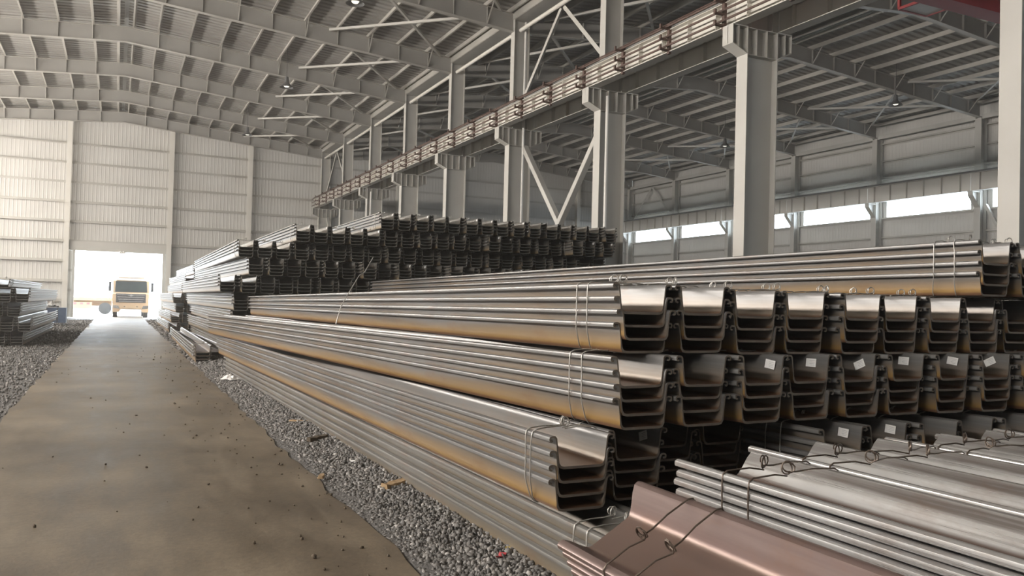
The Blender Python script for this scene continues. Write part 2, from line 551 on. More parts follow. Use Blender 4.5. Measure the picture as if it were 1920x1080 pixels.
def far_wall():
    y = YW + 0.35
    w = empty('wall_far', (0, y, 0)); tag(w, 'ribbed grey gable wall with rows of girts around the loading door', 'wall', kind='structure')
    cols = [XL, -8.85, -3.3, 3.3, 8.85, 14.6, 20.6, 26.3, 31.9, 37.6, XR]
    zs = [0.0] + GIRT_Z
    for i in range(len(cols) - 1):
        x0, x1 = cols[i], cols[i + 1]
        top = 15.12
        zl = zs + [top]
        for j in range(len(zl) - 1):
            z0, z1 = zl[j], zl[j + 1]
            if abs(x0 + 3.3) < 0.01:
                if z1 <= 4.0: continue
                if z0 < 4.5: z0 = 4.7
                if z1 <= z0: continue
            half = (x1 - x0) / 2
            for q in range(2):
                panel(w, (x0 + q * half, 0, z0), 0, half, z1 - z0)
    for z in GIRT_Z:
        for i in range(len(cols) - 1):
            if abs(cols[i] + 3.3) < 0.01 and z < 4.9: continue
            girt(w, (cols[i] + 0.16, -0.14, z), (cols[i + 1] - 0.16, -0.14, z))
    # small panels between the door posts and the wall columns
    for x0, x1 in ((-3.3, -2.86), (3.02, 3.3)):
        panel(w, (x0, 0.02, 0), 0, x1 - x0, 4.7)
        for z in (1.9, 3.3):
            girt(w, (x0 + 0.1, -0.12, z), (x1 - 0.05, -0.12, z))
    # wind columns
    for x in cols[1:5] + cols[6:10]:
        h = ridge_z(x) - 0.05
        c = MB()
        c.box(x - 0.16, x + 0.16, y - 0.62, y - 0.605, 0, h).box(x - 0.16, x + 0.16, y - 0.265, y - 0.25, 0, h).box(x - 0.006, x + 0.006, y - 0.605, y - 0.265, 0, h)
        o = c.build('gable_column', 'girder')
        side = 'main hall' if x < XC else 'side hall'
        tag(o, 'pale steel column on the gable wall of the %s, %s' % (side, {-8.85: 'beside the stack across the road', -3.3: 'at the truck mirror side of the door', 3.3: 'at the sheet pile side of the door', 8.85: 'behind the tall stack'}.get(x, '%s from the side wall' % ORD[len([q for q in cols[6:10] if q > x])])), 'column', 'gable wall columns', 'structure')
    # door frame
    d = empty('door_1', (0, y - 0.2, 0)); tag(d, 'open loading door with pale lintel and posts, daylight beyond', 'door', kind='structure')
    MB().box(-3.14, 3.14, -0.14, 0.10, 4.72, 5.34).build('lintel', 'frame', d)
    MB().box(-2.88, -2.74, -0.14, 0.12, 0, 4.72).build('door_post', 'frame', d)
    MB().box(2.92, 3.06, -0.14, 0.12, 0, 4.72).build('door_post', 'frame', d)
    b = MB().box(0.05, 0.45, -0.34, -0.14, 4.60, 4.68)
    for q in (0.13, 0.35):
        b.lathe([(0.05, 0), (0.07, 0.05), (0.06, 0.1)], 8, 0, (q, -0.27, 4.68))
    b.build('door_lamp_pair', 'truck_w', d)
far_wall()

def side_wall(name, x, s, label, full):
    """s=+1: wall on the right looking left"""
    w = empty(name, (x, 0, 0)); tag(w, label, 'wall', kind='structure')
    girts = [1.18, 2.55, 3.98, 5.2, 6.45, 7.66, 9.0, 10.2, 11.3, 12.4]
    for k in range(NF - 1):
        y0, y1 = FY[k + 1], FY[k] + (0.36 if k == 0 else 0)
        rot = math.pi / 2 if s > 0 else -math.pi / 2
        def pn(ya, yb, z0, z1):
            if s > 0:
                # local x -> world y
                panel(w, (0, ya, z0), -math.pi / 2 + math.pi, yb - ya, z1 - z0)
            else:
                panel(w, (0, yb, z0), -math.pi / 2, yb - ya, z1 - z0)
        wa, wb = y0 + 0.75, y0 + 6.55
        zz = [0, 2.55, 5.2, WIN_Z0] if full else [0, WIN_Z0]
        for a, b in zip(zz[:-1], zz[1:]):
            pn(y0, y1, a, b)
        pn(y0, wa, WIN_Z0, WIN_Z1); pn(wb, y1, WIN_Z0, WIN_Z1)
        zz = [WIN_Z1, 10.2, 11.3, 14.0] if full else [WIN_Z1, 14.0]
        for a, b in zip(zz[:-1], zz[1:]):
            pn(y0, y1, a, b)
        if full:
            for z in girts:
                if z < 2: continue
                girt(w, (-0.14 * s, y0 + 0.18, z), (-0.14 * s, y1 - 0.18, z))
        if s < 0 and k >= 10:                     # unseen end bays panelled shut to keep daylight off the near floor
            pn(wa, wb, WIN_Z0, WIN_Z1)
            continue
        # window
        wn = empty('window_%d' % (k + 1 + (20 if s < 0 else 0)), (x, (wa + wb) / 2, WIN_Z0))
        tag(wn, 'bright strip window in the %s, %s bay from the gable wall' % ('side hall wall' if s > 0 else 'main hall outer wall', ORD[k]), 'window', 'strip windows', 'structure')
        hw = (wb - wa) / 2; H = WIN_Z1 - WIN_Z0
        f = MB()
        f.box(-0.05, 0.05, -hw, hw, 0, 0.05).box(-0.05, 0.05, -hw, hw, H - 0.05, H)
        f.box(-0.05, 0.05, -hw, -hw + 0.05, 0.05, H - 0.05).box(-0.05, 0.05, hw - 0.05, hw, 0.05, H - 0.05)
        f.build('window_frame', 'frame', wn)
        for q in range(4):
            a = -hw + 0.05 + q * (2 * hw - 0.1) / 4; b = a + (2 * hw - 0.1) / 4 - 0.02
            if full:
                MB().box(-0.006 + 0.02 * s, 0.006 + 0.02 * s, a, b, 0.05, H - 0.05).build('pane', 'glazing', wn)
side_wall('wall_right', XR, 1, 'ribbed grey side hall wall with a strip of bright windows', True)
side_wall('wall_left', XL, -1, 'ribbed grey outer wall of the main hall beyond the road', False)

def back_wall():
    y = FY[-1] - 0.3
    g = MB()
    g.add([(XL, y, 0), (XR, y, 0), (XR, y, 14.5), (XL, y, 14.5)], [(0, 3, 2, 1)])
    o = g.build('wall_back', 'clad')
    tag(o, 'plain grey gable wall at the other end of the hall', 'wall', kind='structure')
back_wall()

# ------------------------------------------------------------------ roof
ROOF_DZ = 0.98           # sheet above rafter underside
def roof():
    R = empty('ceiling'); tag(R, 'ribbed metal roof of the two-bay hall with purlins', 'roof', kind='structure')
    slopes = [(0.0, XL), (0.0, XC), (29.1, XC), (29.1, XR)]
    sl = (13.99 - 12.78) / 14.4
    for xr, xe in slopes:
        # one bay of sheeting: ribs run down the slope
        n = 17; p = BAY / n; d = 0.065
        ys, ds = [], []
        for i in range(n):
            for f, q in ((0.0, 0), (0.55, 0), (0.67, 1), (0.88, 1)):
                ys.append((i + f) * p); ds.append(q * d)
        ys.append(BAY); ds.append(0)
        g = MB(); m = len(ys)
        L = xe - xr
        a = 0.10 * (1 if L > 0 else -1)
        vs = [(a, y, -abs(a) * sl + q) for y, q in zip(ys, ds)] + [(L, y, -abs(L) * sl + q) for y, q in zip(ys, ds)]
        g.add(vs, [(i, i + 1, m + i + 1, m + i) for i in range(m - 1)])
        me = g.mesh('roof_panel', ['roof'], fix=False)
        for k in range(NF - 1):
            po = link('roof_panel', me, R, (xr, FY[k + 1], 13.99 + ROOF_DZ))
            if k == 0: po.scale = (1, 7.55 / 7, 1)
        # purlins
        offs = [0.35] + [1.45 * j for j in range(1, 10)] + [14.1]
        for o_ in offs:
            x = xr + o_ * (1 if L > 0 else -1)
            z = 13.99 + ROOF_DZ - o_ * sl - 0.01
            q = MB(); sx = 1 if L > 0 else -1
            q.box(x - 0.006, x + 0.006, FY[-1], YW + 0.3, z - 0.22, z - 0.005)
            q.box(x - 0.075 * (sx > 0), x + 0.075 * (sx < 0), FY[-1], YW + 0.3, z - 0.232, z - 0.22)
            q.box(x - 0.075 * (sx < 0), x + 0.075 * (sx > 0), FY[-1], YW + 0.3, z - 0.012, z - 0.002)
            q.build('purlin', 'purlin', R)
    for xr in (0.0, 29.1):
        z = 13.99 + ROOF_DZ + 0.075
        g = MB()
        g.add([(xr - 0.35, FY[-1], z - 0.03), (xr, FY[-1], z), (xr + 0.35, FY[-1], z - 0.03), (xr - 0.35, YW + 0.55, z - 0.03), (xr, YW + 0.55, z), (xr + 0.35, YW + 0.55, z - 0.03)], [(0, 1, 4, 3), (1, 2, 5, 4)])
        g.build('ridge_cap', 'roof', R)
    # flat bracing crosses between frames
    for k in range(NF - 1):
        for xa, xb in ((8.3, 13.6), (15.6, 21.0), (37.2, 42.6), (-13.6, -8.3)):
            za, zb = ridge_z(xa) + 0.66, ridge_z(xb) + 0.66
            y0, y1 = FY[k + 1] + 0.15, FY[k] - 0.15
            MB().angle((xa, y0, za), (xb, y1, zb), 0.10, 0.010).build('roof_brace', 'frame', R)
            MB().angle((xa, y1, za - 0.10), (xb, y0, zb - 0.10), 0.10, 0.010).build('roof_brace', 'frame', R)
    # valley gutter and eave struts
    G = MB(); y0, y1 = FY[-1], YW + 0.3
    G.box(14.22, 14.24, y0, y1, 13.30, 13.75).box(14.96, 14.98, y0, y1, 13.30, 13.75).box(14.24, 14.96, y0, y1, 13.28, 13.30)
    G.build('gutter', 'purlin', R)
    for k in range(NF - 1):
        MB().tube([(14.5, FY[k + 1] + 0.2, 12.86), (14.5, FY[k] - 0.2, 12.86)], 0.085, 10).build('eave_strut', 'girder', R, smooth=50)
        MB().box(43.15, 43.35, FY[k + 1] + 0.2, FY[k] - 0.2, 12.7, 12.95).build('eave_strut', 'frame', R)
roof()

def rafter(name, y, xa, xb, label):
    """I-section from the ridge xa to the eave xb at frame y, deeper at the eave"""
    g = MB()
    s = 1 if xb > xa else -1
    za, zb = ridge_z(xa + s * 0.01), ridge_z(xb - s * 0.01)
    da, db = 0.74, 0.74
    t = 0.011; bw = 0.13
    g.add([(xa, y - t, za), (xb, y - t, zb), (xb, y - t, zb + db), (xa, y - t, za + da), (xa, y + t, za), (xb, y + t, zb), (xb, y + t, zb + db), (xa, y + t, za + da)],
          [(0, 1, 2, 3), (7, 6, 5, 4)])
    for z0, z1, tt in ((za, zb, 0.022), (za + da, zb + db, -0.022)):
        g.add([(xa, y - bw, z0), (xb, y - bw, z1), (xb, y + bw, z1), (xa, y + bw, z0), (xa, y - bw, z0 + tt), (xb, y - bw, z1 + tt), (xb, y + bw, z1 + tt), (xa, y + bw, z0 + tt)],
              [(0, 1, 2, 3), (7, 6, 5, 4), (0, 4, 5, 1), (3, 2, 6, 7)], 1)
    o = g.build(name, ['rafter', 'purlin'])  # flanges take the paler colour, painting in the light they catch
    tag(o, label, 'rafter', 'roof rafters', 'structure')
    n = int(abs(xb - xa) / 1.45)
    st = MB()
    for j in range(1, n + 1):
        x = xa + s * 1.45 * j
        if abs(x - xb) < 0.3: continue
        z = ridge_z(x)
        st.box(x - 0.006, x + 0.006, y - bw + 0.01, y + bw - 0.01, z + 0.02, z + 0.72)
    st.build('stiffener', 'rafter', o)
    fb = MB()
    for j in range(1, n + 1, 2):
        x = xa + s * (1.45 * j)
        if abs(x - xb) < 0.3: continue
        z = ridge_z(x)
        for q in (-1, 1):
            fb.bar((x, y + q * 0.10, z + 0.06), (x, y + q * 0.75, z + 0.80), 0.04, 0.04)
    fb.build('fly_brace', 'purlin', o)
    return o
for k, y in enumerate(FY):
    if k == 0: y = y - 0.1
    nth = '%s frame from the gable wall' % ORD[k]
    rafter('roof_rafter', y, 0.0, 14.25, 'grey steel rafter of the main hall, column side, %s' % nth)
    rafter('roof_rafter', y, 0.0, XL, 'grey steel rafter of the main hall, outer side, %s' % nth)
    rafter('roof_rafter', y, 29.1, 14.95, 'grey steel rafter of the side hall, column side, %s' % nth)
    rafter('roof_rafter', y, 29.1, 43.2, 'grey steel rafter of the side hall, window side, %s' % nth)

# ------------------------------------------------------------------ columns
def hsec(g, x0, x1, y, hw, z0, z1, tf=0.02, tw=0.014):
    g.box(x0, x0 + tf, y - hw, y + hw, z0, z1).box(x1 - tf, x1, y - hw, y + hw, z0, z1).box(x0 + tf, x1 - tf, y - tw / 2, y + tw / 2, z0, z1)

def hall_column(k):
    y = FY[k]
    c = empty('hall_column', (14.6, y, 0))
    tag(c, 'tall pale steel column between the two halls, %s from the gable wall' % ORD[k], 'column', 'columns between the halls', 'structure')
    g = MB(); hsec(g, -0.50, 0.50, 0, 0.20, 0, 8.84); g.box(-0.7, 0.7, -0.4, 0.4, 0, 0.05)
    g.build('lower_shaft', 'frame', c)
    g = MB(); hsec(g, -0.36, 0.34, 0, 0.17, 8.84, 13.3); g.build('upper_shaft', 'frame', c)
    for s in (-1, 1):
        g = MB()
        x0, x1 = 0.50 * s, 0.97 * s
        lo, hi = min(x0, x1), max(x0, x1)
        g.box(lo, hi, -0.20, 0.20, 8.82, 8.85)
        # tapered web and bottom plate
        zi, zo = 8.17, 8.38
        g.add([(x0, -0.008, zi), (x1, -0.008, zo), (x1, -0.008, 8.82), (x0, -0.008, 8.82), (x0, 0.008, zi), (x1, 0.008, zo), (x1, 0.008, 8.82), (x0, 0.008, 8.82)],
              [(0, 1, 2, 3), (7, 6, 5, 4), (1, 5, 6, 2)])
        g.add([(x0, -0.20, zi), (x1, -0.20, zo), (x1, 0.20, zo), (x0, 0.20, zi), (x0, -0.20, zi - 0.02), (x1, -0.20, zo - 0.02), (x1, 0.20, zo - 0.02), (x0, 0.20, zi - 0.02)],
              [(0, 1, 2, 3), (7, 6, 5, 4), (0, 4, 5, 1), (1, 5, 6, 2), (2, 6, 7, 3)])
        g.box(min(x1, x1 - 0.015 * s), max(x1, x1 - 0.015 * s), -0.20, 0.20, zo, 8.82)
        xm = x0 + (x1 - x0) * 0.55
        g.box(xm - 0.007, xm + 0.007, -0.19, 0.19, 8.3, 8.82)
        g.build('corbel', 'frame', c)
    g = MB()
    for z in (8.83, 8.15):
        g.box(-0.48, 0.48, -0.19, -0.01, z - 0.015, z).box(-0.48, 0.48, 0.01, 0.19, z - 0.015, z)
    for x in (-0.18, 0.16):
        g.box(x - 0.007, x + 0.007, -0.19, 0.19, 8.15, 8.82)
    g.build('corbel_stiffener', 'frame', c)
    if k in (5, 6, 2):
        g = MB().tube([(-0.30, -0.30, 0.3), (-0.30, -0.30, 8.6)], 0.055, 8) if k != 5 else MB().tube([(0.1, -0.26, 0.3), (0.1, -0.26, 13.2)], 0.055, 8)
        g.build('downpipe', 'truck_w', c, smooth=60)
for k in range(NF):
    hall_column(k)

def wall_column(k):
    y = FY[k]
    c = empty('wall_column', (43.1, y, 0))
    tag(c, 'steel column against the windowed side wall, %s from the gable wall' % ORD[k], 'column', 'columns along the side wall', 'structure')
    g = MB(); hsec(g, 0.0, 0.52, 0, 0.19, 0, 12.75); g.build('shaft', 'frame', c)
    g = MB().box(-0.62, 0.0, -0.16, 0.16, 8.58, 8.62)
    g.add([(-0.60, -0.16, 8.58), (-0.60, 0.16, 8.58), (0, 0.16, 7.75), (0, -0.16, 7.75), (-0.60, -0.16, 8.40), (-0.60, 0.16, 8.40)], [(0, 1, 5, 4), (4, 5, 2, 3)])
    g.add([(-0.60, 0, 8.58), (-0.60, 0, 8.40), (0, 0, 7.75), (0, 0, 8.58)], [(0, 1, 2, 3)])
    g.build('corbel', 'frame', c)
for k in range(NF):
    wall_column(k)

# bracing between columns
def brace(a, b, label, w=0.16):
    o = MB().angle(a, b, w, 0.014, (1, 0, 0)).build('column_brace', 'frame')
    tag(o, label, 'brace', 'column bracing', 'structure')
def bracing():
    for k, nm in ((5, 'mid hall'), (0, 'next to the gable wall')):
        ya, yb = FY[k + 1] + 0.2, FY[k] - 0.2
        ym = (ya + yb) / 2
        brace((14.52, ya, 8.1), (14.52, yb, 1.0), 'lower cross brace %s between the columns, falling towards the gable wall' % nm, 0.2)
        brace((14.70, yb, 8.1), (14.70, ya, 1.0), 'lower cross brace %s between the columns, rising towards the gable wall' % nm, 0.2)
        brace((14.6, ya, 9.9), (14.6, ym - 0.1, 12.8), 'upper sloping brace %s between the columns, rising towards the gable wall' % nm)
        brace((14.6, yb, 9.9), (14.6, ym + 0.1, 12.8), 'upper sloping brace %s between the columns, falling towards the gable wall' % nm)
    ya, yb = FY[1] + 0.2, FY[0] - 0.2; ym = (ya + yb) / 2
    brace((43.3, ya, 9.5), (43.3, ym, 12.6), 'upper side wall brace beside the gable corner, rising towards the gable')
    brace((43.3, yb, 9.5), (43.3, ym, 12.6), 'upper side wall brace beside the gable corner, falling towards the gable')
    brace((43.3, FY[5] - 0.3, 7.9), (43.3, FY[5] - 4.0, 1.5), 'lower side wall brace under the strip windows')
bracing()

# ------------------------------------------------------------------ crane girders
def girder(x, z0, z1, s, name_label, mat, ks, conductors=False, bw=0.17):
    for k in ks:
        y0, y1 = FY[k + 1] + 0.01, FY[k] - 0.01
        o = empty('crane_girder', (x, y0, z0))
        tag(o, '%s, %s span from the gable wall' % (name_label, ORD[k]), 'girder', 'crane girders', 'structure')
        L = y1 - y0; H = z1 - z0
        MB().box(-0.008, 0.008, 0, L, 0.02, H - 0.02).build('web', mat, o)
        MB().box(-bw, bw, 0, L, 0, 0.02).build('flange', mat, o)
        MB().box(-bw, bw, 0, L, H - 0.02, H).build('flange', mat, o)
        MB().prism([(-0.05, 0), (0.05, 0), (0.05, 0.012), (0.012, 0.03), (0.012, 0.085), (0.032, 0.10), (0.032, 0.13), (-0.032, 0.13), (-0.032, 0.10), (-0.012, 0.085), (-0.012, 0.03), (-0.05, 0.012)], 'y', 0, L).build('crane_rail', 'girder_dark', o).location = (0, 0, H)
        n = 6
        smat = 'busbar' if conductors else 'girder_dark' if mat == 'girder' else mat
        st = MB().box(-bw + 0.03, -0.008, -0.006, 0.006, 0.02, H - 0.02).box(0.008, bw - 0.03, -0.006, 0.006, 0.02, H - 0.02).mesh('stiffener', [mat])
        for q in range(n):
            link('stiffener', st, o, (0, L * (q + 0.5) / n, 0))
        if conductors:
            br = MB()
            br.box(-0.19, -0.11, -0.05, 0.05, -0.06, H + 0.16)
            for z in (0.02, 0.31, 0.62):
                br.box(-0.44, -0.19, -0.035, 0.035, z, z + 0.05)
                br.box(-0.47, -0.42, -0.035, 0.035, z, z + 0.13)
            bm_ = br.mesh('conductor_bracket', ['busbar'])
            for q in range(3):
                link('conductor_bracket', bm_, o, (0, L * (q + 0.1) / 3, 0))
            for z in (0.16, 0.42, 0.70):
                MB().box(-0.30, -0.265, 0, L, z - 0.05, z + 0.0).build('conductor_bar', 'busbar', o)
            MB().tube([(-0.17, 0, H + 0.16), (-0.17, L, H + 0.16)], 0.018, 6).build('guard_rail', 'busbar', o)
NEAR = range(0, 11)
girder(13.86, 8.86, 9.50, -1, 'pale main hall crane girder with brown conductor brackets', 'girder', NEAR, True)
girder(15.32, 8.86, 9.50, 1, 'shaded side hall crane girder on the column corbels', 'girder', NEAR)
girder(42.55, 8.62, 9.62, 1, 'pale crane girder along the windowed side wall', 'girder', range(0, 10))

def crane():
    c = empty('overhead_crane', (29, 14.3, 9.65))
    tag(c, 'red overhead travelling crane spanning the side hall', 'crane')
    for y in (0.55, -1.6):
        MB().box(-13.0, 13.3, y - 0.28, y + 0.28, 0.35, 1.25).build('bridge_girder', 'crane_red', c)
    for x in (-13.68, 13.55):
        b = MB().box(x - 0.2, x + 0.2, -2.4, 1.5, 0.13, 0.55).build('end_carriage', 'crane_red', c)
        for y in (-2.0, 1.1):
            MB().tube([(x - 0.06, y, 0.2), (x + 0.06, y, 0.2)], 0.19, 14).build('wheel', 'dark', b)
    f = MB()
    xa, xb = -9.6, -8.5
    for x in (xa, xb):
        for y in (0.95, 1.75):
            f.bar((x, y, 0.55), (x, y, 1.6), 0.07, 0.07)
    for z in (0.55, 1.05, 1.6):
        f.bar((xa, 1.75, z), (xb, 1.75, z), 0.07, 0.07).bar((xa, 0.95, z), (xa, 1.75, z), 0.07, 0.07).bar((xb, 0.95, z), (xb, 1.75, z), 0.07, 0.07).bar((xa, 0.95, z), (xb, 0.95, z), 0.07, 0.07)
    f.build('service_cage', 'crane_red', c)
    MB().box(xa, xb, 0.97, 1.73, 0.53, 0.55).build('cage_floor', 'truck_w', c)
    MB().box(-3.0, -1.0, -1.7, 0.65, 1.25, 1.75).build('trolley', 'crane_red', c)
crane()

# ------------------------------------------------------------------ high bay lamps
def lamps():
    spots = [(7.25, 14.7), (7.25, 28.6), (7.25, 41.7), (7.25, 55.4), (34.9, 15.5), (34.9, 29.0), (34.9, 41.9), (34.9, 55.4), (-7.25, 28.6), (-7.25, 41.7)]
    body = MB().lathe([(0.03, 0.55), (0.09, 0.52), (0.11, 0.28), (0.13, 0.22), (0.34, 0.0), (0.33, 0.0), (0.12, 0.2)], 18).mesh('reflector', ['lamp'], 40)
    lens = MB().lathe([(0.02, 0.0), (0.10, -0.02), (0.14, 0.03), (0.12, 0.08)], 14).mesh('lens', ['lens'], 60)
    for i, (x, y) in enumerate(spots):
        z = 12.15
        o = empty('high_bay_lamp', (x, y, z))
        hall = 'main hall' if x < 14 else 'side hall'
        tag(o, 'dark bell-shaped lamp hanging under the %s roof, %s from the gable wall%s' % (hall, ORD[round((YW - y) / 13.5) - 0 if y < 60 else 0], ', outer slope' if x < 0 else ''), 'lamp', 'high bay lamps')
        link('reflector', body, o)
        link('lens', lens, o, (0, 0, 0.05))
        top = ridge_z(x) + 0.765 - z
        MB().tube([(0, 0, 0.54), (0, 0, top)], 0.012, 6).build('hanger', 'dark', o)
lamps()

# ------------------------------------------------------------------ sheet piles
def outline(path):
    """path: list of (x, z, half thickness) of the right half from the centre outwards -> closed outline of the whole section"""
    full = [(-x, z, t) for x, z, t in reversed(path[1:])] + list(path)
    n = len(full)
    A, B = [], []
    for i, (x, z, t) in enumerate(full):
        p0 = full[max(0, i - 1)]; p1 = full[min(n - 1, i + 1)]
        dx, dz = p1[0] - p0[0], p1[1] - p0[1]
        l = math.hypot(dx, dz)
        nx_, nz_ = -dz / l, dx / l
        A.append((x + nx_ * t, z + nz_ * t)); B.append((x - nx_ * t, z - nz_ * t))
    return A + B[::-1]

def section(rim, web, depth, tw, tf, hook):
    """rim/web: inner half widths; depth: inner depth"""
    z1 = depth
    xr = rim + tf
    xw = web + tf
    r = 0.030
    sl = (xr - xw) / depth
    p = [(0, 0, tw / 2), (xw - r * 1.1, 0, tw / 2), (xw - r * 0.35, 0.006, tw / 2), (xw + sl * 0.020, 0.026, tf * 0.75), (xw + sl * 0.05, 0.055, tf / 2),
         (xw + sl * (z1 - 0.03), z1 - 0.03, tf / 2), (xr + 0.000, z1 - 0.012, 0.006), (xr + 0.008, z1 - 0.002, 0.006), (xr + 0.02, z1, 0.006),
         (xr + hook * 0.80, z1 - 0.001, 0.0055), (xr + hook * 0.97, z1 - 0.005, 0.0055), (xr + hook * 1.03, z1 - 0.014, 0.0055), (xr + hook * 0.98, z1 - 0.023, 0.0055),
         (xr + hook * 0.78, z1 - 0.027, 0.005), (xr + hook * 0.58, z1 - 0.023, 0.0045)]
    return outline(p)

P1 = dict(rim=0.1725, web=0.1515, depth=0.187, tw=0.016, tf=0.0095, hook=0.042)
P2 = dict(rim=0.2175, web=0.1365, depth=0.127, tw=0.014, tf=0.012, hook=0.040)
NEST1, NEST2 = 0.084, 0.050
H1 = P1['depth'] + P1['tw'] / 2 + 3 * NEST1 + 0.014
PILE_MESH = {}
def pile_mesh(kind, length, mat):
    key = (kind, length, mat)
    if key not in PILE_MESH:
        sec = section(**(P1 if kind == 1 else P2))
        g = MB().prism(sec, 'y', 0, length, 0, 1)
        PILE_MESH[key] = g.mesh('sheet_pile', [mat, 'cut_dark' if mat == 'steel_dark' else 'cut'], 35)
    return PILE_MESH[key]

WIRES = {}
def wire_mesh(kind, n, ends, mat, seed=0, curls=True):
    """two wires round a bundle at each y in ends, with twisted loops on top"""
    key = (kind, n, tuple(ends), mat, seed)
    if key in WIRES:
        return WIRES[key]
    P = P1 if kind == 1 else P2
    ns = NEST1 if kind == 1 else NEST2
    rr = random.Random(seed + 3)
    hx = P['rim'] + P['tf'] + P['hook'] + 0.012
    ztop = P['depth'] + (n - 1) * ns + P['tw'] / 2 + 0.016
    zlow = P['depth'] - 0.03
    bx = P['web']
    g = MB()
    R = 0.0042
    for y in ends:
        j = rr.uniform(-0.03, 0.03)
        sag = -0.012
        path = [(-hx + 0.03, y, ztop), (-hx + 0.006, y, ztop - 0.012), (-hx, y, ztop - 0.04)]
        path += [(-hx - 0.002, y + j * 0.3, z) for z in np.linspace(ztop - 0.10, zlow, 4)]
        path += [(-hx + 0.02, y + j * 0.5 + 0.02, zlow - 0.05), (-bx - 0.03, y + j + 0.05, 0.03), (-bx, y + j + 0.06, -0.003), (0, y + j + 0.03, -0.004), (bx, y + j + 0.02, -0.003)]
        path += [(bx + 0.03, y + 0.02, 0.03), (hx - 0.02, y, zlow - 0.05)]
        path += [(hx + 0.002, y, z) for z in np.linspace(zlow, ztop - 0.10, 4)]
        path += [(hx, y, ztop - 0.04), (hx - 0.006, y, ztop - 0.012), (hx - 0.03, y, ztop)]
        k1 = rr.uniform(-0.05, 0.08)
        path += [(0.12, y + k1 * 0.4, ztop + sag + 0.015), (0.04, y + k1, ztop + sag)]
        g.tube(path, R, 6)
        g.tube([(-hx + 0.03, y, ztop), (-0.12, y + k1 * 0.3, ztop + 0.008), (-0.02, y + k1 * 0.8, ztop + 0.004), (0.05, y + k1, ztop + 0.01)], R, 6)
        if curls:
            cx, cy, cz = 0.045, y + k1, ztop + 0.03
            ax = rr.uniform(0, 3.1)
            pts = []
            for i in range(26):
                t = i / 25 * 2 * math.pi * 2.2
                q = 0.026 + 0.006 * math.sin(i * 0.9)
                pts.append((cx + q * math.cos(t) * math.cos(ax) + 0.004 * math.sin(t * 0.5), cy + q * math.cos(t) * math.sin(ax) + i * 0.0006, cz + q * math.sin(t)))
            g.tube(pts, R * 0.9, 5)
    WIRES[key] = g.mesh('tie_wire', [mat], 60)
    return WIRES[key]

TAG_MESH = None
def tag_mesh():
    global TAG_MESH
    if TAG_MESH is None:
        g = MB().box(-0.001, 0, -0.045, 0.045, -0.03, 0.03)
        for i in range(4):
            g.box(-0.0016, -0.001, -0.034, 0.012 - 0.006 * (i % 2), 0.014 - i * 0.011, 0.017 - i * 0.011, 1)
        TAG_MESH = g.mesh('paper_tag', ['paper', 'print'])
    return TAG_MESH

def bundle(loc, rot, n, length, label, group, kind=1, mat='steel', wires=(), wmat='wire2', tagged=None, jit=0.02, seed=0, curls=True):
    b = empty('sheet_pile_bundle', loc, rot)
    tag(b, label, 'sheet piles', group)
    P = P1 if kind == 1 else P2
    ns = NEST1 if kind == 1 else NEST2
    me = pile_mesh(kind, length, mat)
    rr = random.Random(hash((round(loc[0], 2), round(loc[1], 2), round(loc[2], 2))) & 0xffff)
    for i in range(n):
        link('sheet_pile', me, b, (rr.uniform(-0.004, 0.004), rr.uniform(-jit, jit), P['tw'] / 2 + i * ns), (0, rr.uniform(-0.008, 0.008), 0))
    if wires:
        link('tie_wire', wire_mesh(kind, n, wires, M and wmat, seed, curls), b)
    if tagged is not None:
        y, dz, ang = tagged
        z = P['tw'] / 2 + (n - 1) * ns + P['depth'] * dz
        fx = P['web'] + (P['rim'] - P['web']) * dz
        t = link('paper_tag', tag_mesh(), b, (fx - 0.003, y, z), Euler((ang, math.atan2(P['rim'] - P['web'], P['depth']), 0)))
    return b

LAYER = ['bottom', 'second', 'third', 'fourth', 'fifth', 'sixth', 'seventh', 'eighth', 'ninth', 'top']
SLOPE = 0.0075
LEN = 16.3

def lab(layer, col, stack, extra=''):
    return 'sheet pile bundle%s, %s layer of %s, %s from the road' % (extra, layer, stack, ORD[col])

